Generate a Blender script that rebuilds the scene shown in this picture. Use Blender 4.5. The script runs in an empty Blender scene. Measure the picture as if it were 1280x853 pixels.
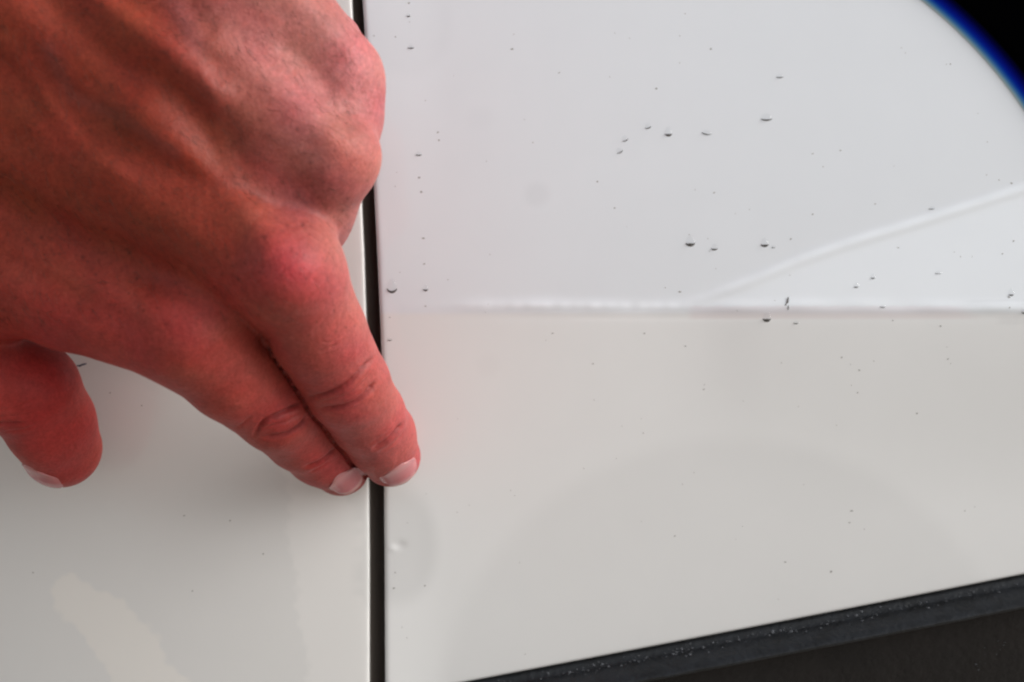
import bpy, bmesh, math, random
import numpy as np
from mathutils import Vector
random.seed(4); rng = np.random.RandomState(7)

# ------------------------------------------------------------------ camera, sky, sun
scene = bpy.context.scene
D = 380.0                       # camera distance from the car side, mm
MM = 0.001
PXMM = 0.2                      # mm on the panel per photo pixel (1280 wide)

cam_d = bpy.data.cameras.new('camera')
cam = bpy.data.objects.new('camera', cam_d); scene.collection.objects.link(cam)
cam.location = (0, -D*MM, 0); cam.rotation_euler = (math.radians(90), 0, 0)
cam_d.sensor_width = 36; cam_d.lens = 18*D/(640*PXMM)
cam_d.clip_start = 0.005; cam_d.clip_end = 2000
cam_d.dof.use_dof = True; cam_d.dof.focus_distance = (D-22)*MM; cam_d.dof.aperture_fstop = 13
scene.camera = cam

SUN_DIR = Vector((0.85, -0.28, 0.45)).normalized()      # towards the sun
elev = math.asin(SUN_DIR.z)
world = bpy.data.worlds.new('World'); scene.world = world; world.use_nodes = True
wn = world.node_tree; wn.nodes.clear()
sky = wn.nodes.new('ShaderNodeTexSky'); sky.sky_type = 'NISHITA'; sky.sun_disc = False
sky.sun_elevation = elev; sky.sun_rotation = math.atan2(SUN_DIR.x, SUN_DIR.y)
sky.air_density = 1.0; sky.dust_density = 2.4; sky.ozone_density = 1.0
bg = wn.nodes.new('ShaderNodeBackground'); bg.inputs[1].default_value = 0.125
wo = wn.nodes.new('ShaderNodeOutputWorld')
hs = wn.nodes.new('ShaderNodeHueSaturation'); hs.inputs['Saturation'].default_value = .2      # thin bright overcast
wn.links.new(sky.outputs[0], hs.inputs['Color']); wn.links.new(hs.outputs[0], bg.inputs[0]); wn.links.new(bg.outputs[0], wo.inputs[0])

sun_d = bpy.data.lights.new('sun', 'SUN'); sun_d.energy = 1.8; sun_d.angle = math.radians(42)
sun_d.color = (1.0, 0.975, 0.94)
sun = bpy.data.objects.new('sun', sun_d); scene.collection.objects.link(sun)
sun.rotation_euler = SUN_DIR.to_track_quat('Z', 'Y').to_euler()

scene.view_settings.view_transform = 'Standard'; scene.view_settings.look = 'None'
scene.view_settings.gamma = 1; scene.view_settings.use_curve_mapping = False
scene.view_settings.exposure = 0.31
scene.render.engine = 'CYCLES'
scene.cycles.filter_width = 2.2

# ------------------------------------------------------------------ helpers
def P(px, py, h=0.0):
    """photo pixel + height in mm above the car side -> mm coordinates"""
    s = PXMM*(D-h)/D
    return np.array([(px-640)*s, -h + 0*s, (426.5-py)*s])
def PA(px, py, h):
    px, py, h = np.broadcast_arrays(np.asarray(px, float), np.asarray(py, float), np.asarray(h, float))
    s = PXMM*(D-h)/D
    return np.stack([(px-640)*s, -h, (426.5-py)*s], -1)
def to_px(v):
    s = PXMM*(D+v[:, 1])/D
    return 640 + v[:, 0]/s, 426.5 - v[:, 2]/s

def mesh_obj(name, verts, faces, mat, parent=None, smooth=True):
    me = bpy.data.meshes.new(name)
    me.from_pydata((np.asarray(verts)*MM).tolist(), [], [tuple(int(i) for i in f) for f in faces])
    me.update()
    if smooth: me.polygons.foreach_set('use_smooth', [True]*len(me.polygons))
    if mat: me.materials.append(mat)
    o = bpy.data.objects.new(name, me); scene.collection.objects.link(o)
    if parent: o.parent = parent
    return o
def grid_faces(nu, nv, flip=False):
    a = np.arange(nu*nv).reshape(nu, nv)
    f = np.stack([a[:-1, :-1], a[1:, :-1], a[1:, 1:], a[:-1, 1:]], -1).reshape(-1, 4)
    return f[:, ::-1] if flip else f
def set_col(o, cols, name='tint'):
    at = o.data.attributes.new(name, 'FLOAT_COLOR', 'POINT')
    c = np.ones((len(o.data.vertices), 4), np.float32); c[:, :3] = cols
    at.data.foreach_set('color', c.ravel())
def empty(name, loc, label, cat, group=None):
    o = bpy.data.objects.new(name, None); scene.collection.objects.link(o)
    o.empty_display_size = 0.01
    o['label'] = label; o['category'] = cat
    if group: o['group'] = group
    return o

def mat(name, color=(.5, .5, .5), rough=.5, attr=None, coat=0, coat_rough=.03, sss=0, bump=None, spec=.5,
        trans=0, ior=1.5, noise_col=None):
    m = bpy.data.materials.new(name); m.use_nodes = True
    n = m.node_tree.nodes; l = m.node_tree.links; b = n['Principled BSDF']
    b.inputs['Base Color'].default_value = (*color, 1); b.inputs['Roughness'].default_value = rough
    b.inputs['Specular IOR Level'].default_value = spec; b.inputs['IOR'].default_value = ior
    b.inputs['Coat Weight'].default_value = coat; b.inputs['Coat Roughness'].default_value = coat_rough
    b.inputs['Transmission Weight'].default_value = trans
    tc = n.new('ShaderNodeTexCoord')
    src = None
    if attr:
        a = n.new('ShaderNodeAttribute'); a.attribute_name = attr; src = a.outputs['Color']
    if noise_col:
        for sc, amt, det in noise_col:
            t = n.new('ShaderNodeTexNoise'); t.inputs['Scale'].default_value = sc; t.inputs['Detail'].default_value = det
            l.new(tc.outputs['Object'], t.inputs['Vector'])
            mr = n.new('ShaderNodeMapRange'); mr.inputs['From Min'].default_value = .3; mr.inputs['From Max'].default_value = .7
            mr.inputs['To Min'].default_value = 1-amt; mr.inputs['To Max'].default_value = 1+amt
            l.new(t.outputs[0], mr.inputs['Value'])
            mx = n.new('ShaderNodeVectorMath'); mx.operation = 'SCALE'
            if src: l.new(src, mx.inputs[0])
            else: mx.inputs[0].default_value = color
            l.new(mr.outputs[0], mx.inputs['Scale']); src = mx.outputs[0]
    if src: l.new(src, b.inputs['Base Color'])
    if sss:
        b.inputs['Subsurface Weight'].default_value = sss
        b.inputs['Subsurface Radius'].default_value = (1.0, .28, .16)
        b.inputs['Subsurface Scale'].default_value = .0013
    if bump:
        prev = None
        for kind, sc, st in bump:
            if kind == 'noise':
                t = n.new('ShaderNodeTexNoise'); t.inputs['Detail'].default_value = 4; out = t.outputs[0]
            else:
                t = n.new('ShaderNodeTexVoronoi'); t.feature = 'DISTANCE_TO_EDGE' if kind == 'cells' else 'F1'; out = t.outputs['Distance']
            t.inputs['Scale'].default_value = sc
            l.new(tc.outputs['Object'], t.inputs['Vector'])
            bp = n.new('ShaderNodeBump'); bp.inputs['Strength'].default_value = 1.0; bp.inputs['Distance'].default_value = st
            l.new(out, bp.inputs['Height'])
            if prev: l.new(prev, bp.inputs['Normal'])
            prev = bp.outputs[0]
        l.new(prev, b.inputs['Normal'])
        if coat: l.new(prev, b.inputs['Coat Normal'])
    return m

M_paint = mat('white_paint', (.8, .8, .8), .38, attr='tint', coat=1.0, coat_rough=.05,
              noise_col=[(9, .012, 3), (60, .008, 4)], bump=[('noise', 260, .000012)])
M_rubber = mat('gap_rubber', (.075, .062, .052), .85, bump=[('noise', 900, .0001)])
M_sill = mat('sill_plastic', (.0075, .009, .0115), .36, noise_col=[(220, .5, 5)], bump=[('noise', 700, .00025)])
M_under = mat('underside_plastic', (.006, .0042, .0036), .9, noise_col=[(60, .35, 4)], bump=[('noise', 500, .0003)])
M_grit = mat('pale_grit', (.065, .07, .08), .8, noise_col=[(900, .5, 2)])
M_black = mat('lens_edge', (.0006, .0006, .0008), 1.0, spec=0)
M_blue = mat('blue_fringe', (.01, .03, .3), .5, attr='tint', spec=0)
M_ground = mat('asphalt', (.33, .295, .25), .9, noise_col=[(3, .12, 5), (120, .2, 3)])
M_skin = mat('skin', (.4, .17, .13), .50, attr='tint', sss=.45, spec=.24,
             noise_col=[(260, .07, 4), (700, .11, 3), (1500, .14, 2)],
             bump=[('cells', 1050, .00008), ('noise', 2300, .00006), ('noise', 420, .00011)])
M_nail = mat('nail', (.55, .3, .27), .27, attr='tint', sss=.25, coat=.25, coat_rough=.2, bump=[('noise', 500, .00004)])
M_hair = mat('body_hair', (.06, .028, .015), .5)
def water_mat():
    m = bpy.data.materials.new('water'); m.use_nodes = True
    n = m.node_tree.nodes; l = m.node_tree.links; n.clear()
    t = n.new('ShaderNodeBsdfTransparent'); t.inputs[0].default_value = (.965, .968, .97, 1)
    g_ = n.new('ShaderNodeBsdfGlossy'); g_.inputs['Roughness'].default_value = .04
    fr = n.new('ShaderNodeFresnel'); fr.inputs[0].default_value = 1.45
    mx = n.new('ShaderNodeMixShader'); o = n.new('ShaderNodeOutputMaterial')
    ge = n.new('ShaderNodeNewGeometry'); inv = n.new('ShaderNodeMath'); inv.operation = 'SUBTRACT'; inv.inputs[0].default_value = 1
    mu = n.new('ShaderNodeMath'); mu.operation = 'MULTIPLY'
    l.new(ge.outputs['Backfacing'], inv.inputs[1]); l.new(inv.outputs[0], mu.inputs[0]); l.new(fr.outputs[0], mu.inputs[1])
    l.new(mu.outputs[0], mx.inputs[0]); l.new(t.outputs[0], mx.inputs[1]); l.new(g_.outputs[0], mx.inputs[2]); l.new(mx.outputs[0], o.inputs[0])
    return m
M_water = water_mat()
M_shade_dirt = mat('drop_shade_dirt', (.11, .105, .10), .5)  # painted dark edges of the drops, and the dirt streak
M_ink = mat('dark_mark', (.05, .055, .1), .7)

def smooth(e0, e1, x):
    t = np.clip((x-e0)/(e1-e0), 0, 1); return t*t*(3-2*t)

# ------------------------------------------------------------------ ground the car stands on
g = mesh_obj('ground', [(-60000, -60000, -560), (60000, -60000, -560), (60000, 60000, -560), (-60000, 60000, -560)],
             [(0, 1, 2, 3)], M_ground, smooth=False)
g['kind'] = 'structure'

# ------------------------------------------------------------------ the car side
car = empty('car', (0, 0, 0), 'white car side with two body panels, a dark vertical gap and a black sill', 'car')

def gap_right(y):      # edge of the right panel, px
    return np.interp(y, [-600, -200, 0, 110, 220, 320, 400, 480, 560, 700, 853, 1100], [425, 441, 452, 459.5, 466, 471, 474.5, 477.5, 478.6, 479, 479, 479])
def gap_left(y):
    return np.interp(y, [-600, -200, 0, 110, 220, 320, 400, 480, 560, 700, 853, 1100], [412, 429, 439, 445, 450.5, 455, 457.5, 459, 460, 460.5, 459.5, 459])
def y_bottom(x): return 853 - (np.asarray(x, float)-592)*0.1945 - np.maximum(np.asarray(x, float)-900, 0)**2*0.00001

def curve_y(x): return np.interp(x, [300, 700, 820, 880, 940, 1000, 1060, 1120, 1200, 1280, 1500, 2200], [384, 384, 379, 366, 343, 318, 297, 279, 254, 228, 160, -60])
def relief(x, y):
    h = -((y-300)*.2)**2/(2*1400.)
    h = h + 0.35*smooth(250, 392, y)*smooth(500, 700, x)*0.0
    # shoulder crease: upper part leans back a touch, lower part turns under
    d = y-388
    h = h + np.where(d < 0, 0.012*d*.2, -0.010*d*.2)*smooth(440, 560, x)
    # bead along the crease
    w = smooth(480, 680, x)
    h = h + .24*w*(1+.35*np.sin(x/47.)+.25*np.sin(x/13.))*np.exp(-((y-(383+1.2*np.sin(x/60.)))/7.)**2) - .05*w*np.exp(-((y-397)/5.)**2)
    # relief added for the curved reflection that rises right from the crease
    yc = curve_y(x); s = y-yc
    wr = smooth(820, 960, x)
    up = np.where(s > 0, .10*s*.2, 0)*wr
    lip = .10*np.maximum(388-yc, 0)*.2*wr
    h = h + np.where(y < 388, up, lip*(1-smooth(388, 640, y)))
    h = h + .42*wr*np.exp(-((s-8)/7.)**2)
    return h
def ding(x, y):        # the small dent next to the gap and the soft hollow round it
    h = -.22*np.exp(-((x-499)/7.)**2-((y-683)/5.)**2) + .2*np.exp(-((x-489)/5.)**2-((y-688)/3.)**2)
    h += -.08*smooth(546, 520, x)*np.exp(-((x-490)/60.)**2)*smooth(600, 640, y)*smooth(770, 700, y)
    return h

fx = np.linspace(0, 1, 2)
def frange(a, b, st): return list(np.arange(a, b, st))

# right panel -------------------------------------------------
yrows = frange(-560, -20, 12)+frange(-20, 870, 3.2)
prof = [(0.6, -13), (0.2, -5), (0.0, -1.6), (0.05, -.8), (.25, -.32), (.6, -.09), (1.1, -.01)]   # (mm from edge, height)
xin = frange(1.7, 170, .62)+frange(170, 300, 3)
cols = prof+[(a, 0) for a in xin]
tt = np.linspace(0, 1, 420)
botroll = [(0, -1.0, 0), (0, -.55, .0), (0, -.2, -.05), (0, 0, -.28), (0, .2, -.9), (0, .22, -9)]
V = []; 
def panel(cols, edge_fn, sgn, xoff_rows):
    """columns go away from the gap, rows go down to the rising bottom edge"""
    out = []
    tpar = np.concatenate([np.linspace(-.62, 0, 40)[:-1], np.linspace(0, 1, xoff_rows)])
    rolls = [(0, 0), (.3, -.05), (.6, -.2), (.85, -.6), (.9, -9)]
    nrow = len(tpar)+len(rolls)-1
    for (dx, dh) in cols:
        # x depends on y through the gap curve
        xe = 640
        ybot = y_bottom(edge_fn(600)+sgn*dx/PXMM)
        y = tpar*ybot
        y = np.concatenate([y, np.array([ybot+r[0]/PXMM for r in rolls[1:]])])
        x = edge_fn(y)+sgn*dx/PXMM
        yb = y_bottom(x)
        y = np.where(np.arange(nrow) < len(tpar), np.concatenate([tpar, np.ones(len(rolls)-1)])*yb, yb+np.concatenate([np.zeros(len(tpar)), np.array([r[0] for r in rolls[1:]])])/PXMM)
        dh2 = np.concatenate([np.zeros(len(tpar)), np.array([r[1] for r in rolls[1:]])])
        out.append((x, y, np.minimum(dh+0*y, dh2) if dh < 0 else dh2+dh))
    X = np.array([o[0] for o in out]); Y = np.array([o[1] for o in out]); H = np.array([o[2] for o in out])
    return X, Y, H

X, Y, H = panel(cols, gap_right, 1, 330)
Hs = H + relief(X, Y) + ding(X, Y)
S = np.full_like(X, 0) + PXMM
VV = np.stack([(X-640)*PXMM, -Hs, (426.5-Y)*PXMM], -1).reshape(-1, 3)
door = mesh_obj('door_panel', VV, grid_faces(*X.shape, flip=False), M_paint, car)
# paint colour with faint spots, patches and painted-in reflections
def ell(x, y, cx, cy, rx, ry, soft=.15, ang=0):
    c, s = math.cos(ang), math.sin(ang)
    u = ((x-cx)*c+(y-cy)*s)/rx; v = (-(x-cx)*s+(y-cy)*c)/ry
    return smooth(1+soft, 1-soft, np.sqrt(u*u+v*v))
def door_tints(x, y):
    base = np.ones(x.shape+(3,))*np.array([.752, .784, .830])  # cool base tint stands in for the reflected sky
    k = np.ones(x.shape)
    k -= .035*ell(x, y, 512, 25, 52, 70, .18)
    k -= .050*ell(x, y, 671, 243, 15, 14, .5)
    k -= .022*ell(x, y, 610, 457, 14, 14, .5)
    k -= .018*ell(x, y, 600, 148, 18, 14, .5)
    k -= .11*ell(x, y, 494, 684, 52, 74, .22)  # dent and finger reflection, painted as a dark oval
    k -= .05*ell(x, y, 915, 900, 365, 350, .05)  # broad reflection edge painted as a darker disc
    base *= k[..., None]
    # warm reflection under the crease, put into the paint colour
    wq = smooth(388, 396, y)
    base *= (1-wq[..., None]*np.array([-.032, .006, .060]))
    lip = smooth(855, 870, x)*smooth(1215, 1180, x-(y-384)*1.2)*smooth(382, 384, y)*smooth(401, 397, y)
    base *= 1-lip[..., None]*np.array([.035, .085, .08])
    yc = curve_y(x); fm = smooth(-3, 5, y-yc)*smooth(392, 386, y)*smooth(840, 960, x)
    base *= 1+fm[..., None]*np.array([.09, .095, .09])  # bright reflection wedge painted into the colour
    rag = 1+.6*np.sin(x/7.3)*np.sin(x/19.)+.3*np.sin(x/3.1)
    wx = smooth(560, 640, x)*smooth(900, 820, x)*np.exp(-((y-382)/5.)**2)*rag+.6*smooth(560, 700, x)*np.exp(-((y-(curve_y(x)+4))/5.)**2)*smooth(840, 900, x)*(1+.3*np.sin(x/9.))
    base *= 1+.10*wx[..., None]  # ragged highlight along the crease, painted into the colour
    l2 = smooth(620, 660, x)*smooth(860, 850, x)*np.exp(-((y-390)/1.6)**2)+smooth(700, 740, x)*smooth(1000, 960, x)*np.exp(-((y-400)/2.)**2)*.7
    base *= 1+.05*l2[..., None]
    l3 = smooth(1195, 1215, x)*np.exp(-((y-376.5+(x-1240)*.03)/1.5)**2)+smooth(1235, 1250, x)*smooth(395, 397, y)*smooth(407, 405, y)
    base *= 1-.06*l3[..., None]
    # faint reddish patch beside the gap
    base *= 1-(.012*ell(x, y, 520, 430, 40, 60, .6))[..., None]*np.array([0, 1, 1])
    return base
set_col(door, door_tints(X, Y).reshape(-1, 3))

# left panel --------------------------------------------------
profL = [(-.4, -16), (-.3, -9), (-.05, -2.6), (0, -1.3), (.04, -.7), (.12, -.38), (.27, -.17), (.5, -.07), (1.0, -.02), (2.4, 0)]
colsL = profL+[(a, 0) for a in frange(5.2, 100, .8)+frange(100, 240, 4)]
XL, YL, HL = panel(colsL, gap_left, -1, 300)
HLs = HL - .6 - np.maximum(gap_left(YL)-12-XL, 0)**2*.04/(2*600.) - ((YL-300)*.2)**2/(2*1400.)
VL = np.stack([(XL-640)*PXMM, -HLs, (426.5-YL)*PXMM], -1).reshape(-1, 3)
fender = mesh_obj('fender_panel', VL, grid_faces(*XL.shape, flip=True), M_paint, car)
def seg_d(x, y, pts):
    d = np.full(x.shape, 1e9); tb = np.zeros(x.shape); n = len(pts)-1
    for i in range(n):
        (x0, y0), (x1, y1) = pts[i], pts[i+1]
        dx, dy = x1-x0, y1-y0; t = np.clip(((x-x0)*dx+(y-y0)*dy)/(dx*dx+dy*dy+1e-9), 0, 1)
        q = np.hypot(x-x0-t*dx, y-y0-t*dy); m = q < d
        d = np.where(m, q, d); tb = np.where(m, (i+t)/n, tb)
    return d, tb
def fender_tints(x, y):
    base = np.ones(x.shape+(3,))*np.array([.728, .722, .712])
    wob = 5*np.sin(y/17.)+3*np.sin(x/11.+y/23.)+2*np.sin(y/4.1+x/6.)+1.2*np.sin(x/2.3-y/3.1)
    d, t = seg_d(x, y, [(72, 742), (110, 775), (160, 835), (190, 900)])
    m = smooth(4, -4, d-(22+30*t)-wob)
    base *= 1+.07*m[..., None]*np.array([1.3, 1.0, .6])  # pale reflection patch painted into the colour
    d, t = seg_d(x, y, [(395, 590), (405, 700), (425, 860)])
    m = smooth(4, -4, d-42-wob)
    base *= 1+.07*m[..., None]*np.array([1.1, 1.0, .95])
    return base
set_col(fender, fender_tints(XL, YL).reshape(-1, 3))

# dark rubber deep in the gap
yy = np.linspace(-500, 900, 60)
pr = []
for (u, h) in [(-.6, -15), (-.02, -2.2), (.10, -2.9), (.25, -3.8), (.45, -5.0), (.62, -6.5), (1.3, -8.2), (1.6, -15)]:
    x = gap_left(yy)+(gap_right(yy)-gap_left(yy))*u
    pr.append(np.stack([(x-640)*PXMM, np.full_like(x, -h)+((yy-300)*.2)**2/2800., (426.5-yy)*PXMM], -1))
pr = np.array(pr)
mesh_obj('gap_seal', pr.reshape(-1, 3), grid_faces(len(pr), len(yy), flip=False), M_rubber, car)

# sill strip and underside, running along the rising bottom edge
def sweep(name, profile, m, x0=-560, x1=2100, n=420, wob=0):
    xs = np.linspace(x0, x1, n); rows = []
    for (dn, h) in profile:
        yb = y_bottom(xs)+dn
        hh = h + wob*np.sin(xs/9.+dn)*np.sin(xs/31.)
        rows.append(np.stack([(xs-640)*PXMM, -(hh+relief(xs*0+300, yb)*1.0), (426.5-yb)*PXMM], -1))
    rows = np.array(rows)
    return mesh_obj(name, rows.reshape(-1, 3), grid_faces(len(profile), n, flip=True), m, car)
sweep('sill_trim', [(-26, -9), (-6, -8.6), (2, -7.5), (4, -3.2), (7, -2.2), (12, -1.7), (17, -1.5), (19, -.9), (22, .2), (30, 2.6), (37, 4.4), (40, 4.6), (42, 4.0), (43, 2), (44, -3)], M_sill, wob=.06)
sweep('sill_underside', [(41, -1), (46, -2.0), (60, -2.6), (120, -6), (240, -18), (420, -45)], M_under, wob=.15)

# grit caught on the sill ledge
gv, gf = [], []
def lump(c, r, n=5):
    base = len(gv); 
    for k in range(n):
        a = 2*math.pi*k/n; gv.append(c+np.array([math.cos(a)*r*random.uniform(.6, 1.4), 0, math.sin(a)*r*random.uniform(.5, .9)]))
    gv.append(c+np.array([0, -r*.7, 0])); gv.append(c+np.array([0, r*.5, 0]))
    for k in range(n):
        gf.append((base+k, base+(k+1) % n, base+n)); gf.append((base+(k+1) % n, base+k, base+n+1))
for i in range(620):
    x = random.uniform(600, 1420)
    dens = .5+.5*math.sin(x/37.)*math.sin(x/13.+1)
    if random.random() > .1+.65*dens: continue
    dn = random.gauss(17, 2.6); r = random.choice([.14, .2, .3, .42])*random.uniform(.7, 1.2)
    yb = float(y_bottom(x))+dn; hh = float(np.interp(dn, [7, 12, 17, 19, 22, 30], [-2.2, -1.7, -1.5, -.9, .2, 2.6]))+float(relief(np.array(300.), np.array(yb)))
    lump(np.array([(x-640)*PXMM, -hh-r*.25, (426.5-yb)*PXMM]), r)
for i in range(25):
    x = random.uniform(1225, 1320); dn = random.uniform(85, 125); yb = float(y_bottom(x))+dn
    hh = float(np.interp(dn, [60, 120, 240], [-2.6, -6, -18]))+float(relief(np.array(300.), np.array(yb)))
    lump(np.array([(x-640)*PXMM, -hh-.1, (426.5-yb)*PXMM]), random.uniform(.08, .2))
grit = mesh_obj('grit', gv, gf, M_grit, car, smooth=False); grit['kind'] = 'stuff'

# ------------------------------------------------------------------ lens accessory edge and colour fringe, added as an object, upper right
cv = empty('lens_edge', (0, 0, 0), 'black lens accessory edge with a curved bright blue colour fringe beyond the upper right of the white panel', 'lens edge')
C0 = (784., 463.)
na = 90; ang = np.linspace(math.radians(-2), math.radians(86), na)
def arc(r, h):
    x = C0[0]+r*np.cos(ang); y = C0[1]-r*np.sin(ang)
    return np.stack([(x-640)*PXMM, np.full(na, -h)-relief(x, y), (426.5-y)*PXMM], -1)
# rim: the lens's blue colour blur, built as a bead
fringe_prof = [(594, .05), (596, .35), (598, .65), (600.5, .95), (603, 1.2), (606, 1.4), (610, 1.6), (614, 1.7), (619, 1.7)]
rows = np.array([arc(r, h) for r, h in fringe_prof])
fringe = mesh_obj('fringe', rows.reshape(-1, 3), grid_faces(len(fringe_prof), na, flip=True), M_blue, cv)
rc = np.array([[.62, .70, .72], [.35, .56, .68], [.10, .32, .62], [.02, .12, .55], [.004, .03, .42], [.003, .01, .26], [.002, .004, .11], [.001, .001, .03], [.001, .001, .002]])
set_col(fringe, np.repeat(rc, na, 0))
bp_ = [(618, 1.6), (622, 1.9), (630, 2.0), (700, 2.0), (900, 2.0), (905, 1.8), (905, .1)]
rows = np.array([arc(r, h) for r, h in bp_])
mesh_obj('lens_edge_plate', rows.reshape(-1, 3), grid_faces(len(bp_), na, flip=True), M_black, cv)

# ------------------------------------------------------------------ the hand: implicit surface, meshed here
def rc_sdf(p, a, b, ra, rb):
    ba = b-a; L2 = ba@ba
    t = np.clip(((p-a)@ba)/L2, 0, 1)
    q = p-a-t[:, None]*ba
    return np.sqrt((q*q).sum(1))-(ra+(rb-ra)*t)
def smin(a, b, k):
    h = np.clip(.5+.5*(b-a)/k, 0, 1)
    return b+(a-b)*h-k*h*(1-h)
def J(x, y, h): return P(x, y, h)

IDX = [(J(238, 408, 50), 13.6), (J(292, 463, 42), 11.4), (J(345, 511, 32), 9.7), (J(376, 543, 21), 8.6), (J(402, 563, 12), 8.6), (J(426, 584, 7.1), 7.1)]
MID = [(J(360, 340, 60), 11.8), (J(398, 416, 48), 10.4), (J(433, 481, 35), 9.8), (J(457, 519, 23), 9.1), (J(473, 545, 13.5), 8.9), (J(488, 571, 7.4), 7.4)]
RNG = [(J(417, 203, 58), 8.6), (J(368, 243, 36), 7.6), (J(350, 290, 22), 8.2), (J(300, 290, 20), 8.0), (J(255, 250, 30), 7.5)]
PNK = [(J(424, 95, 52), 8.8), (J(415, 130, 32), 7.6), (J(380, 190, 22), 7.4), (J(310, 190, 22), 6.8), (J(270, 160, 30), 6.5)]
THB = [(J(-110, 455, 38), 13.5), (J(-40, 470, 33), 12.0), (J(38, 488, 25), 11.0), (J(62, 528, 18), 10.2), (J(77, 560, 11.5), 9.6)]
FILL = [[(J(394, 258, 46), 7.2), (J(318, 205, 53), 9.5), (J(200, 140, 56), 12)], [(J(306, 372, 42), 9.5), (J(180, 310, 40), 14), (J(-120, 170, 36), 20)], [(J(386, 280, 42), 8), (J(388, 245, 51), 8.0), (J(230, 170, 54), 13), (J(-80, 40, 44), 20)], [(J(425, 150, 50), 8.8), (J(280, 40, 56), 12.5), (J(0, -120, 48), 19)], [(J(312, 392, 38), 6), (J(300, 370, 41), 9)]]
META = [[(J(238, 412, 50), 12.4), (J(90, 352, 43), 15.0), (J(-130, 250, 38), 18)],
        [(J(362, 342, 60), 11.2), (J(150, 225, 56), 13), (J(-110, 90, 49), 16)],
        [(J(417, 203, 58), 8.8), (J(230, 100, 61), 12), (J(-60, -20, 55), 16)],
        [(J(424, 95, 52), 9.0), (J(330, 0, 55), 12.5), (J(60, -170, 54), 16)]]
PALM = [[(J(405, 60, 38), 9), (J(250, -60, 38), 16), (J(20, -200, 45), 18)],
        [(J(280, 330, 36), 11), (J(100, 220, 32), 16), (J(-100, 60, 36), 20)],
        [(J(330, 200, 38), 12), (J(150, 80, 36), 16), (J(-60, -60, 38), 20)],
        [(J(-20, 360, 36), 13), (J(-180, 300, 38), 18), (J(-260, 200, 42), 18)],
        [(J(-180, 330, 44), 15), (J(-110, 455, 38), 13.5)]]
ARM = [[(J(-60, 150, 42), 19), (J(-330, 20, 50), 22), (J(-900, -300, 80), 30)],
       [(J(0, -60, 46), 19), (J(-250, -180, 52), 22), (J(-850, -480, 78), 28)]]
def chain(p, pts, k=1.5):
    d = None
    for (a, ra), (b, rb) in zip(pts[:-1], pts[1:]):
        q = rc_sdf(p, a, b, ra, rb); d = q if d is None else smin(d, q, k)
    return d
def hand_sdf(p):
    body = None
    for c in META+PALM+ARM+FILL:
        q = chain(p, c, 2.5); body = q if body is None else smin(body, q, 8.0)
    i = chain(p, IDX); m = chain(p, MID)
    # flattened fingertips pads and folded fingers
    f = smin(i, m, .5)
    r = chain(p, RNG, 2); k = chain(p, PNK, 2)
    th = chain(p, THB, 3)
    d = smin(body, f, 3.2)
    d = smin(d, r, 3.0); d = smin(d, k, 3.0)
    d = smin(d, th, 2.2)
    # knuckle heads
    for (x, y, h, r_) in [(357, 338, 66.5, 7.5), (236, 418, 55.5, 7.5), (437, 193, 59, 5.5)]:
        d = smin(d, np.sqrt(((p-J(x, y, h))**2).sum(1))-r_, 4.0)
    return d
def full(p, fn=hand_sdf, ch=400000):
    return np.concatenate([fn(p[i:i+ch]) for i in range(0, len(p), ch)])

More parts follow.
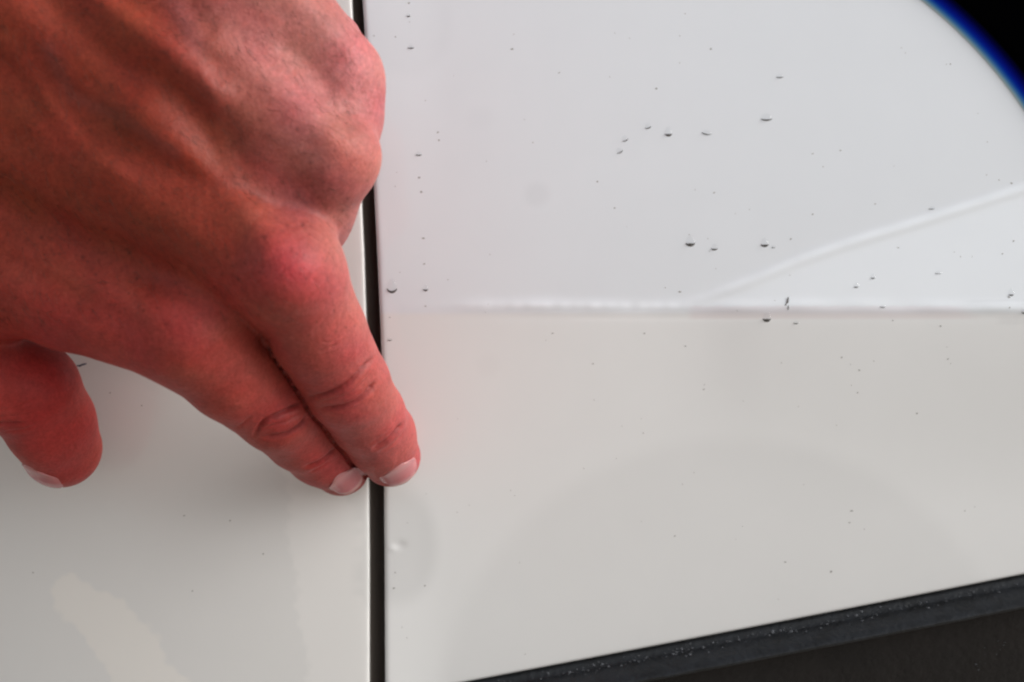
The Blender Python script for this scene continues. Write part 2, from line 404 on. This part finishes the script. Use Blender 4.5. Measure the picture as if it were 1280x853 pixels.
def surface_nets(lo, hi, st, fn):
    n = np.ceil((hi-lo)/st).astype(int)+1
    ax = [lo[i]+st*np.arange(n[i]) for i in range(3)]
    # coarse pass first, fine samples only near the surface
    G = np.stack(np.meshgrid(*ax, indexing='ij'), -1).reshape(-1, 3)
    cs = 4
    nc = (n+cs-1)//cs+1
    cax = [lo[i]+st*cs*np.arange(nc[i]) for i in range(3)]
    CG = np.stack(np.meshgrid(*cax, indexing='ij'), -1).reshape(-1, 3)
    cd = full(CG, fn).reshape(nc)
    ii = [np.minimum(np.rint(np.arange(n[i])/cs).astype(int), nc[i]-1) for i in range(3)]
    near = cd[np.ix_(*ii)].ravel()
    val = near.copy(); m = np.abs(near) < st*cs*2.2
    val[m] = full(G[m], fn); F = val.reshape(n)
    s = F < 0
    # cells
    c = np.zeros(tuple(n-1), int); pos = np.zeros(tuple(n-1)+(3,)); cnt = np.zeros(tuple(n-1))
    def sl(o): return tuple(slice(o[i], o[i]+n[i]-1) for i in range(3))
    corners = [(i, j, k) for i in (0, 1) for j in (0, 1) for k in (0, 1)]
    for a in corners:
        for d in range(3):
            if a[d]: continue
            b = list(a); b[d] = 1; b = tuple(b)
            fa, fb = F[sl(a)], F[sl(b)]; cr = (fa < 0) != (fb < 0)
            t = np.where(cr, fa/np.where(cr, fa-fb, 1), 0)
            pt = np.zeros(fa.shape+(3,)); 
            for q in range(3): pt[..., q] = a[q]
            pt[..., d] += t
            pos += np.where(cr[..., None], pt, 0); cnt += cr
    act = cnt > 0; idx = -np.ones(tuple(n-1), int); idx[act] = np.arange(act.sum())
    ci = np.argwhere(act)
    v = lo+st*(ci+pos[act]/cnt[act][:, None])
    faces = []
    for d in range(3):
        o1, o2 = [(1, 2), (2, 0), (0, 1)][d]
        A = s; sa = [slice(None)]*3; sb = [slice(None)]*3; sa[d] = slice(0, -1); sb[d] = slice(1, None)
        s0, s1 = A[tuple(sa)], A[tuple(sb)]
        e = np.argwhere(s0 != s1)
        ok = (e[:, o1] > 0) & (e[:, o2] > 0) & (e[:, o1] < n[o1]-1) & (e[:, o2] < n[o2]-1)
        e = e[ok]; inside = s0[tuple(e.T)]
        def off(a, b):
            q = e.copy(); q[:, o1] -= a; q[:, o2] -= b; return idx[tuple(q.T)]
        f = np.stack([off(1, 1), off(0, 1), off(0, 0), off(1, 0)], 1)
        f[~inside] = f[~inside][:, ::-1]
        faces.append(f)
    f = np.concatenate(faces); f = f[(f >= 0).all(1)]
    return v, f
def grad(p, fn, e=.08):
    f0 = full(p, fn); g = np.stack([full(p+np.eye(3)[i]*e, fn)-f0 for i in range(3)], 1)
    return g/np.maximum(np.linalg.norm(g, axis=1), 1e-9)[:, None]
def project(p, fn, it=2):
    for _ in range(it):
        f0 = full(p, fn); g = np.stack([full(p+np.eye(3)[i]*.05, fn)-f0 for i in range(3)], 1)
        g /= np.maximum(np.linalg.norm(g, axis=1), 1e-9)[:, None]
        p = p-g*f0[:, None]
    return p
def split(v, f):
    e = np.concatenate([f[:, [0, 1]], f[:, [1, 2]], f[:, [2, 3]], f[:, [3, 0]]]); es = np.sort(e, 1)
    u, inv = np.unique(es, axis=0, return_inverse=True); inv = inv.reshape(-1)
    nf = len(f); em = len(v)+inv.reshape(4, nf).T; fc = len(v)+len(u)+np.arange(nf)
    v2 = np.concatenate([v, v[u].mean(1), v[f].mean(1)])
    f2 = np.concatenate([np.stack([f[:, i], em[:, i], fc, em[:, (i+3) % 4]], 1) for i in range(4)])
    return v2, f2

lo = np.array([-262., -110., -42.]); hi = np.array([-18., 0.6, 172.])
v, f = surface_nets(lo, hi, 1.15, hand_sdf)
v = project(v, hand_sdf, 1)
v, f = split(v, f)
v = project(v, hand_sdf, 1)
# one more split only where the photograph looks closely (quads kept whole elsewhere)
N = grad(v, hand_sdf)
me_px, me_py = to_px(v)

def vnoise(p, s, seed=0):
    """cheap smooth noise from summed sines"""
    r = np.random.RandomState(seed); o = np.zeros(len(p))
    for _ in range(7):
        k = r.normal(size=3); k /= np.linalg.norm(k); o += np.sin(p@k*s*r.uniform(.6, 1.6)+r.uniform(0, 6.28))
    return o/7
def spl(pts, n=6):
    p = np.array(pts, float); q = np.vstack([2*p[0]-p[1], p, 2*p[-1]-p[-2]]); o = []
    for i in range(1, len(q)-2):
        for t in np.arange(n)/n:
            o.append(.5*((2*q[i])+(-q[i-1]+q[i+1])*t+(2*q[i-1]-5*q[i]+4*q[i+1]-q[i+2])*t*t+(-q[i-1]+3*q[i]-3*q[i+1]+q[i+2])*t**3))
    o.append(p[-1]); return [tuple(a) for a in o]
def strokes(px, py, N, p, creases=True):
    """relief of the hand's own anatomy: tendons, veins, creases (mm along the normal)"""
    fr = smooth(-.05, .35, -N[:, 1])
    d = np.zeros(len(px))
    def line(pts, w, amp, taper=True):
        dd, t = seg_d(px, py, pts)
        a = amp*np.exp(-(dd/w)**2)
        if taper: a = a*np.clip(np.minimum(t, 1-t)*5+.15, 0, 1)
        return a
    T = [([(-60, 60), (90, 170), (200, 240), (300, 300), (350, 330)], 20, 0.0),
         # extensor tendons
         ([(120, 90), (200, 160), (260, 215), (310, 270), (350, 325)], 24, 1.8),
         ([(-80, 230), (60, 310), (150, 365), (225, 412)], 20, .9),
         ([(60, -60), (150, 20), (210, 65), (260, 110), (300, 130)], 18, 1.6),
         ([(200, 0), (290, 70), (350, 115), (400, 160), (437, 190)], 21, 1.2),
         ([(300, -60), (370, 0), (420, 45), (450, 80)], 20, .9),
         # hollows between them
         ([(20, -40), (80, 20), (150, 85), (210, 110), (260, 160), (310, 215)], 26, -1.8),
         ([(-60, 110), (40, 200), (130, 270), (200, 330), (260, 370)], 32, -1.3),
         ([(310, 150), (350, 200), (390, 250)], 20, -.35),
         ([(340, 45), (385, 80), (425, 130)], 15, -.7),
         ([(230, 0), (270, 50)], 14, -.6),
         ([(-60, 330), (60, 395), (150, 430)], 22, .8),
         # veins
         ([(-40, 20), (30, 80), (75, 150), (130, 205), (190, 240)], 12, .45),
         ([(60, 60), (100, 105), (160, 145), (220, 190)], 10, .3),
         ([(235, 60), (262, 110), (272, 165), (300, 230)], 10, .35),
         ([(0, 300), (80, 345), (160, 385)], 10, .3)]
    for pts, w, a in T: d += line(spl(pts), w, a)
    if creases:
        K = [([(385, 498), (408, 494), (432, 482), (452, 464), (468, 447)], 2.9, -.95),
             ([(398, 511), (420, 511), (444, 503), (462, 488), (470, 478)], 2.9, -.85),
             ([(400, 503), (425, 497), (450, 482), (466, 465)], 1.8, -.22),
             ([(408, 488), (425, 480), (440, 468)], 1.6, -.16),
             ([(416, 517), (440, 512), (455, 503)], 1.6, -.16),
             ([(466, 563), (482, 553), (495, 540), (503, 529)], 2.5, -.7),
             ([(473, 567), (487, 559), (500, 547), (507, 536)], 1.8, -.25),
             ([(462, 556), (480, 545), (492, 533)], 1.5, -.15),
             ([(395, 440), (410, 437), (424, 430), (436, 420)], 1.5, -.12),
             ([(402, 428), (414, 428), (428, 418)], 1.3, -.12), ([(412, 436), (420, 431)], 1.3, -.22),
             # index finger
             ([(318, 545), (330, 528), (350, 517), (366, 510), (378, 503)], 2.9, -.95),
             ([(328, 548), (345, 546), (362, 541), (378, 530), (384, 520)], 2.9, -.9),
             ([(326, 537), (345, 530), (362, 525), (380, 514)], 1.8, -.28),
             ([(295, 535), (303, 530), (315, 520)], 1.6, -.2),
             ([(380, 586), (396, 580), (410, 571), (421, 560)], 2.5, -.75),
             ([(386, 592), (400, 585), (414, 575)], 1.5, -.18),
             # thumb joint
             ([(-20, 529), (10, 530), (28, 529)], 1.8, -.5), ([(-10, 522), (20, 520), (38, 516)], 1.6, -.2),
             ([(5, 540), (28, 538), (44, 532)], 1.6, -.2), ([(0, 512), (25, 508), (45, 500)], 1.6, -.12),
             # knuckle wrinkles
             ([(326, 424), (336, 427)], 2.0, -.3)]
        rr = np.random.RandomState(31)
        for _ in range(46):      # net of fine lines over the big knuckles
            cx, cy = [(362, 338), (240, 418), (440, 196), (455, 95)][rr.choice(4, p=[.5, .2, .2, .1])]
            x, y = cx+rr.normal()*22, cy+rr.normal()*24; an = rr.choice([.5, 2.2, 1.3])+rr.normal()*.25; L = rr.uniform(8, 20)
            K.append(([(x-L*math.cos(an)/2, y-L*math.sin(an)/2), (x+rr.normal()*1.5, y+rr.normal()*1.5), (x+L*math.cos(an)/2, y+L*math.sin(an)/2)], 1.3, -.05))
        for pts, w, a in K: d += line(spl(pts, 3), w*.95, a*1.2)
        # swellings beside the joint creases
        for cx, cy, w, a in [(440, 492, 17, .35), (352, 527, 15, .35), (488, 545, 14, .18), (400, 572, 12, .15), (330, 425, 14, -.8)]:
            d += a*np.exp(-((px-cx)**2+(py-cy)**2)/w**2)
        # fine skin folds
        d += .045*vnoise(p, 2.1, 3)+.02*vnoise(p, 4.5, 5)
        u = (px*.62+py*.78); d += .02*np.sin(u/2.4+2.2*vnoise(p, .5, 8))*smooth(.15, -.1, vnoise(p, .35, 9))
    # the tight line where the two fingers press together
    di, dm = full(p, lambda q: chain(q, IDX)), full(p, lambda q: chain(q, MID))
    d += -1.2*np.exp(-((di-dm)/.5)**2)*smooth(4.5, 2.0, np.maximum(di, dm))*smooth(424, 445, py)*smooth(322, 340, px)/np.maximum(fr, .3)
    d += .28*vnoise(p, .33, 11)*smooth(0, 1, 1-0*px)
    return d*fr
sel = (me_px > -30) & (me_py > -30) & (N[:, 1] < .15)
fs = sel[f].any(1)
bm = bmesh.new()
bv = [bm.verts.new(c) for c in v]; 
bf = [bm.faces.new([bv[i] for i in q]) for q in f]
es = set()
for q, k in zip(bf, fs):
    if k: es.update(q.edges)
bmesh.ops.subdivide_edges(bm, edges=list(es), cuts=1, use_grid_fill=True)
bmesh.ops.triangulate(bm, faces=[q for q in bm.faces if len(q.verts) > 4])
me = bpy.data.meshes.new('hand'); bm.to_mesh(me); bm.free()
v = np.empty(len(me.vertices)*3); me.vertices.foreach_get('co', v); v = v.reshape(-1, 3)
v = project(v, hand_sdf, 1); N = grad(v, hand_sdf)
px, py = to_px(v)
disp = strokes(px, py, N, v)
v2 = v+N*disp[:, None]
v2[:, 1] = np.minimum(v2[:, 1], -.02)          # pads rest flat on the paint
me.vertices.foreach_set('co', (v2*MM).ravel()); me.update()
me.polygons.foreach_set('use_smooth', [True]*len(me.polygons))
me.materials.append(M_skin)
person = empty('person', (0, 0, 0), 'bare reddened left hand and forearm, two fingertips pressed against the panel gap', 'person')
hand = bpy.data.objects.new('hand', me); scene.collection.objects.link(hand); hand.parent = person

def skin_col(px, py, p):
    n = len(px)
    c = np.ones((n, 3))*np.array([.45, .155, .138])
    def blot(cx, cy, w, tgt, a):
        k = (a*np.exp(-((px-cx)**2+(py-cy)**2)/w**2))[:, None]
        c[:] = c*(1-k)+np.array(tgt)*k
    # shade towards the wrist put into the skin colour, redder towards the fingers
    k = smooth(365, 165, px-py*.33+20*vnoise(p, .12, 40))[:, None]*.95; c = c*(1-k)+np.array([.255, .034, .0130])*k
    k = smooth(240, 500, py)[:, None]*.7; c = c*(1-k)+np.array([.42, .067, .059])*k
    for b in [(362, 335, 44, (.46, .052, .06), .85), (238, 415, 56, (.42, .052, .045), .7), (440, 200, 34, (.55, .13, .11), .6),
              (455, 80, 50, (.56, .20, .19), .6), (436, 490, 22, (.36, .045, .05), .7), (352, 528, 22, (.33, .035, .035), .7),
              (490, 550, 22, (.48, .08, .08), .5), (400, 580, 26, (.42, .04, .04), .6), (300, 440, 50, (.42, .12, .075), .3),
              (60, 500, 90, (.42, .035, .03), .85), (70, 430, 50, (.34, .03, .03), .5), (500, 590, 22, (.50, .17, .14), .25)]:
        blot(*b)
    m = vnoise(p, .28, 21); c *= (1+.10*m)[:, None]
    m = vnoise(p, .9, 22); c[:, 1:] *= (1+.14*m)[:, None]
    m = vnoise(p, .45, 27); c[:, 1] *= 1+.16*m
    m = vnoise(p, 2.2, 23); c[:, 1:] *= (1+.06*m)[:, None]
    # veins: cooler tint
    dv, _ = seg_d(px, py, [(215, -10), (235, 30), (245, 60)]); k = (.35*np.exp(-(dv/14)**2))[:, None]; c = c*(1-k)+np.array([.33, .12, .12])*k
    dv, _ = seg_d(px, py, [(60, 60), (90, 120), (160, 150), (220, 190)]); k = (.25*np.exp(-(dv/9)**2))[:, None]; c = c*(1-k)+np.array([.27, .10, .085])*k
    # darker red along the folds of the finger joints
    for pts in ([(385, 498), (408, 494), (432, 482), (452, 464), (468, 447)], [(398, 511), (420, 511), (444, 503), (462, 488), (470, 478)],
                [(318, 545), (330, 528), (350, 517), (366, 510), (378, 503)], [(328, 548), (345, 546), (362, 541), (378, 530), (384, 520)],
                [(466, 563), (482, 553), (495, 540), (503, 529)], [(380, 586), (396, 580), (410, 571), (421, 560)], [(-20, 529), (10, 530), (28, 529)]):
        dv, t = seg_d(px, py, spl(pts, 3)); k = (.55*np.exp(-(dv/3.2)**2)*np.clip(np.minimum(t, 1-t)*5+.1, 0, 1))[:, None]
        c = c*(1-k)+np.array([.20, .022, .022])*k
    # pores / freckles
    r = np.random.RandomState(5)
    for _ in range(260):
        x, y = r.uniform(0, 470), r.uniform(0, 430); w = r.uniform(1.2, 2.3)
        q = (np.abs(px-x) < 8) & (np.abs(py-y) < 8)
        c[q] *= (1-r.uniform(.2, .5)*np.exp(-((px[q]-x)**2+(py[q]-y)**2)/w**2))[:, None]
    return np.clip(c*np.array([.91, .85, .87]), .005, 1)
set_col(hand, skin_col(px, py, v))

# nails -------------------------------------------------------
def nail(pts, up_hint, L, W, shift=0., lift=.18, roll=0.):
    (a0, r0), (a1, r1) = pts[-2], pts[-1]
    a = a1-a0; a /= np.linalg.norm(a)
    d = np.array(up_hint, float); d -= a*(d@a); d /= np.linalg.norm(d)
    s = np.cross(a, d)
    nu, nv = 22, 22; P0 = []
    U, Vv = np.meshgrid(np.linspace(-1, 1, nu), np.linspace(-1, 1, nv), indexing='ij')
    # superellipse outline
    k = (1-np.abs(Vv)**5)**.2*.0+1
    wu = U*W/2*np.where(Vv < 0, np.sqrt(np.clip(1-(np.abs(Vv)*.9)**3.2, 0, 1)), np.sqrt(np.clip(1-(Vv*.8)**3.0, 0, 1)))
    lv = Vv*L/2+shift - (np.abs(U)**2)*np.where(Vv < 0, .26, .12)*L*np.sign(Vv)*np.abs(Vv)
    th = wu/(r1*1.02)
    base = a1+lv[..., None]*a
    dirv = np.cos(th)[..., None]*d+np.sin(th)[..., None]*s
    p = (base+dirv*(r1+1.5)).reshape(-1, 3); dv = dirv.reshape(-1, 3)
    for _ in range(14):
        dist = full(p, hand_sdf); p = p-dv*np.clip(dist, -1, 1.5)[:, None]*.8
    # keep the plate from bending over the very tip
    ctr = base.reshape(-1, 3); rr = ((p-ctr)*dv).sum(1)
    rmin = r1*(.93-.30*np.clip((Vv.ravel()*L/2+shift)/6, 0, 1)**2); rr = np.maximum(rr, rmin)
    p = ctr+dv*(rr+lift-(.35*(np.abs(U)**6)).ravel()-(.25*(Vv < -.85)).ravel())[:, None]
    q = p-dv*.45
    vv = np.concatenate([p, q]); fa = grid_faces(nu, nv); n = nu*nv
    ff = [tuple(x) for x in fa]+[tuple(x[::-1]+n) for x in fa]
    A = np.arange(n).reshape(nu, nv)
    for e in (A[0, :], A[:, -1], A[-1, ::-1], A[::-1, 0]):
        for i in range(len(e)-1): ff.append((e[i], e[i+1], e[i+1]+n, e[i]+n))
    vv[:, 1] = np.minimum(vv[:, 1], -.05)
    o = mesh_obj('fingernail', vv, ff, M_nail, person)
    bm = bmesh.new(); bm.from_mesh(o.data); bmesh.ops.recalc_face_normals(bm, faces=bm.faces); bm.to_mesh(o.data); bm.free()
    tip = smooth(.62, .75, Vv.ravel()-.08*U.ravel()**2*0); lun = smooth(-.1, -.6, Vv.ravel())*smooth(1.0, .5, np.abs(U.ravel()))
    c = np.ones((n, 3))*np.array([.48, .16, .17])
    c = c*(1-.35*tip[:, None])+np.array([.62, .42, .36])*.35*tip[:, None]
    c = c*(1-.3*lun[:, None])+np.array([.58, .32, .30])*.3*lun[:, None]
    set_col(o, np.concatenate([c, c]))
    return o
nail(MID, (.28, -1.0, -.25), 9.2, 11.2, shift=-.9, lift=.27)
nail(IDX, (.12, -1.0, -.25), 8.8, 9.4, shift=-1.1, lift=.27)
nail(THB, (-.52, -.80, -.45), 12, 13, shift=1.6, lift=.32)

# fine hairs on the back of the hand ------------------------------
hv, hf = [], []
vis = np.where((N[:, 1] < -.35) & (px > -20) & (px < 440) & (py > -20) & (py < 400))[0]
for i in rng.choice(vis, 700, replace=False):
    x, y = px[i], py[i]
    if x > 330 and y > 260 and random.random() < .8: continue
    p0 = v2[i]; n_ = N[i]; t = np.array([.55+random.gauss(0, .25), 0, -.6+random.gauss(0, .3)]); t -= n_*(t@n_); t /= np.linalg.norm(t)
    L = random.uniform(2.0, 5.0); bl = random.uniform(.25, .55); side = np.cross(n_, t)*random.uniform(-.4, .4)
    b0 = len(hv); r0 = .04
    for k in range(4):
        u = k/3; c = p0+t*L*u+n_*(bl*L*.45*math.sin(u*2.0))+side*L*u*u*.5
        for m_ in range(3):
            a = 2.094*m_; hv.append(c+(np.cross(t, n_)*math.cos(a)+n_*math.sin(a))*r0*(1-.75*u))
    for k in range(3):
        for m_ in range(3):
            a, b = b0+3*k+m_, b0+3*k+(m_+1) % 3; hf.append((a, b, b+3, a+3))
hh = mesh_obj('body_hair', hv, hf, M_hair, person); hh['kind'] = 'stuff'

# ------------------------------------------------------------------ water drops on the paint
def drop(px_, py_, w, l, label, dark=1.0, tilt=0.0):
    """w,l in photo pixels; thicker at the bottom, with the refracted dark lower edge laid on as a crescent"""
    on_left = px_ < 455
    h0 = float(relief(np.array(float(px_)), np.array(float(py_)))) if not on_left else -.6-((py_-300)*.2)**2/2800.-max(float(gap_left(py_))-12-px_, 0)**2*.04/1200.
    c = np.array([(px_-640)*PXMM, -h0, (426.5-py_)*PXMM]); w *= PXMM*.43; l *= PXMM*.43
    nr, ns = 7, 18; vs = []; fs_ = []
    for i in range(nr):
        r = math.sin(i/(nr-1)*math.pi/2) if i else 0
        for j in range(ns):
            a = 2*math.pi*j/ns; x = math.cos(a)*w*r*(1-.18*math.sin(a)); z = math.sin(a)*l*r
            zz = z/max(l, 1e-6)
            hgt = min(w, l)*.34*math.sqrt(max(0, 1-r*r))*(1-.45*zz)
            xr = x*math.cos(tilt)-z*math.sin(tilt); zr = x*math.sin(tilt)+z*math.cos(tilt)
            vs.append(c+np.array([xr, -hgt-.004, zr]))
    for i in range(nr-1):
        for j in range(ns):
            fs_.append((i*ns+j, i*ns+(j+1) % ns, (i+1)*ns+(j+1) % ns, (i+1)*ns+j))
    o = mesh_obj('water_drop', vs, fs_, M_water)
    bm = bmesh.new(); bm.from_mesh(o.data); bmesh.ops.remove_doubles(bm, verts=bm.verts, dist=1e-8); bmesh.ops.recalc_face_normals(bm, faces=bm.faces)
    if sum(q.normal.y for q in bm.faces) > 0: bmesh.ops.reverse_faces(bm, faces=bm.faces)
    bm.to_mesh(o.data); bm.free()
    o['label'] = label; o['category'] = 'water drop'; o['group'] = 'water drops on the white panels'
    # dark crescent standing in for the drop's refracted lower shade
    if dark > 0:
        vs = []; n = 9
        for j in range(n):
            a = math.radians(205+130*j/(n-1)); e = math.sin(j/(n-1)*math.pi)
            for rr, hh_ in ((1.03, .03), (1.03-.42*e*dark, .09+.05*e), (1.16, .01)):
                x = math.cos(a)*w*rr*1.05; z = math.sin(a)*l*rr
                xr = x*math.cos(tilt)-z*math.sin(tilt); zr = x*math.sin(tilt)+z*math.cos(tilt)
                vs.append(c+np.array([xr, -hh_-(min(w, l)*.34*math.sqrt(max(0, 1-min(rr, 1)**2))*(1.3)), zr]))
        fs_ = []
        for j in range(n-1):
            fs_.append((3*j, 3*j+3, 3*j+4, 3*j+1)); fs_.append((3*j+2, 3*j+5, 3*j+3, 3*j))
        mesh_obj('shade_rim', vs, fs_, M_shade_dirt, o)
    return o
DROPS = [
 (490, 357, 14, 20, 'largest clear water drop, beside the gap just above the crease', .5, 0),
 (532, 360, 7, 9, 'small dark edged drop right of the largest drop above the crease', 1, 0),
 (513, 57, 9, 7, 'flat dark drop near the top of the panel, inside the grey patch', 1, 0),
 (510, 17, 6, 6, 'tiny dark drop highest on the panel above the flat one', 1, 0),
 (523, 192, 9, 6, 'lone flat dark drop level with the ring finger knuckle', 1, 0),
 (836, 164, 11, 15, 'dark bottomed drop in the upper middle of the panel', 1.2, 0),
 (810, 157, 9, 8, 'faint drop immediately left of the dark upper middle drop', .6, .3),
 (884, 165, 14, 7, 'faint wide drop right of the dark upper middle drop', .6, -.2),
 (781, 173, 9, 8, 'pale drop, upper one of a slanting pair left of centre', .5, .4),
 (774, 188, 9, 8, 'pale drop, lower one of a slanting pair left of centre', .5, .5),
 (959, 146, 16, 11, 'wide shallow drop with a pale top on the upper panel', .9, 0),
 (976, 94, 10, 6, 'small flat drop above the wide shallow one', .9, 0),
 (863, 301, 13, 16, 'dark bottomed drop above the crease where the bright wedge begins', 1.3, 0),
 (893, 309, 9, 9, 'small grey drop right of the dark bottomed drop over the crease', 1, 0),
 (956, 303, 11, 13, 'dark drop with a tiny one at its right above the bright wedge', 1.2, 0),
 (967, 308, 5, 5, 'tiny drop touching the right side of a dark drop', .8, 0),
 (958, 396, 12, 14, 'dark drop hanging just under the crease below the streak', 1.3, 0),
 (994, 403, 7, 5, 'tiny flat drop under the crease right of the dark one', .8, 0),
 (1165, 260, 9, 5, 'flat dark drop sitting on the rising wedge line', 1, 0),
 (1090, 346, 7, 8, 'dark round drop, upper one of a pair on the bright wedge', 1.2, 0),
 (1069, 357, 7, 8, 'greyish round drop, lower one of a pair on the bright wedge', 1, 0),
 (1171, 341, 9, 5, 'flat grey drop far right on the bright wedge', .7, 0),
 (1260, 366, 8, 12, 'dark drop with a thin trail above, farthest right', 1.2, 0),
 (1275, 389, 8, 8, 'dark drop on the crease at the far right below the trailed one', 1, 0),
 (1101, 383, 8, 5, 'flat drop on the crease lip under the bright wedge', 1, 0),
 (487, 424, 6, 5, 'small speck like drop under the crease beside the gap', .8, 0),
]
for dd in DROPS: drop(*dd)
# long thin dark streak above the crease
def speck_mesh(items, name, m, **kw):
    vs, fs_ = [], []
    for (x, y, a, b, an) in items:
        h0 = float(relief(np.array(float(x)), np.array(float(y)))) if x > 460 else -.6-((y-300)*.2)**2/2800.-max(float(gap_left(y))-12-x, 0)**2*.04/1200.
        b0 = len(vs); n = 7
        for k in range(n):
            t = 2*math.pi*k/n; u = math.cos(t)*a*random.uniform(.75, 1.2); w = math.sin(t)*b*random.uniform(.75, 1.2)
            X_ = x+u*math.cos(an)-w*math.sin(an); Y_ = y+u*math.sin(an)+w*math.cos(an)
            vs.append(np.array([(X_-640)*PXMM, -h0-.03, (426.5-Y_)*PXMM]))
        vs.append(np.array([(x-640)*PXMM, -h0-.03-.5*min(a, b)*PXMM, (426.5-y)*PXMM]))
        for k in range(n): fs_.append((b0+(k+1) % n, b0+k, b0+n))
    o = mesh_obj(name, vs, fs_, m)
    return o
st = speck_mesh([(983, 378, 6.5, 1.4, -1.35), (984, 385, 3, .9, -1.5), (981, 381, 2, .8, -1.2)], 'dirt_streak', M_shade_dirt)
st['label'] = 'thin dark upright streak of dirt just above the panel crease'; st['category'] = 'dirt mark'
sc_ = speck_mesh([(98, 456, 8, 1.3, -.25), (92, 458, 4, 1.0, .1)], 'scratch_mark', M_ink)
sc_['label'] = 'short dark blue mark in the nook between thumb and palm edge'; sc_['category'] = 'mark'
sp = []
for (x, y) in [(1016, 192), (1052, 188), (1191, 79), (1266, 229), (747, 227), (768, 260), (893, 241), (548, 165), (549, 175), (529, 298), (531, 330), (531, 383),
               (487, 397), (691, 417), (850, 365), (988, 299), (1094, 255), (1123, 310), (1017, 268), (1073, 463), (1113, 401), (1173, 408), (1051, 447), (1183, 449),
               (1072, 491), (856, 433), (806, 417), (880, 487), (742, 455), (1145, 517), (1064, 655), (1066, 640), (1043, 717), (845, 672), (1250, 318), (1265, 302),
               (132, 492), (173, 508), (225, 647), (27, 723), (285, 653), (327, 695), (236, 743), (530, 735), (493, 718), (492, 738), (510, 2), (524, 222), (527, 240),
               (985, 705), (1210, 640), (494, 45), (467, 44), (1256, 385), (1258, 372), (1250, 225), (820, 110), (700, 90), (640, 60), (890, 60)]:
    sp.append((x+random.uniform(-1, 1), y, random.uniform(.9, 1.9), random.uniform(.6, 1.2), random.uniform(-.6, .6)))
for i in range(90):
    x = random.uniform(490, 1270); y = random.uniform(10, 830)
    if y < y_bottom(x)-15 and math.hypot(x-784, y-463) < 570: sp.append((x, y, random.uniform(.5, .9), random.uniform(.4, .7), random.uniform(-1, 1)))
M_speck = mat('dust', (.33, .32, .31), .8)
so = speck_mesh(sp, 'dust_specks', M_speck); so['kind'] = 'stuff'
so['label'] = 'scattered fine dust specks across the white panels'; so['category'] = 'dust'
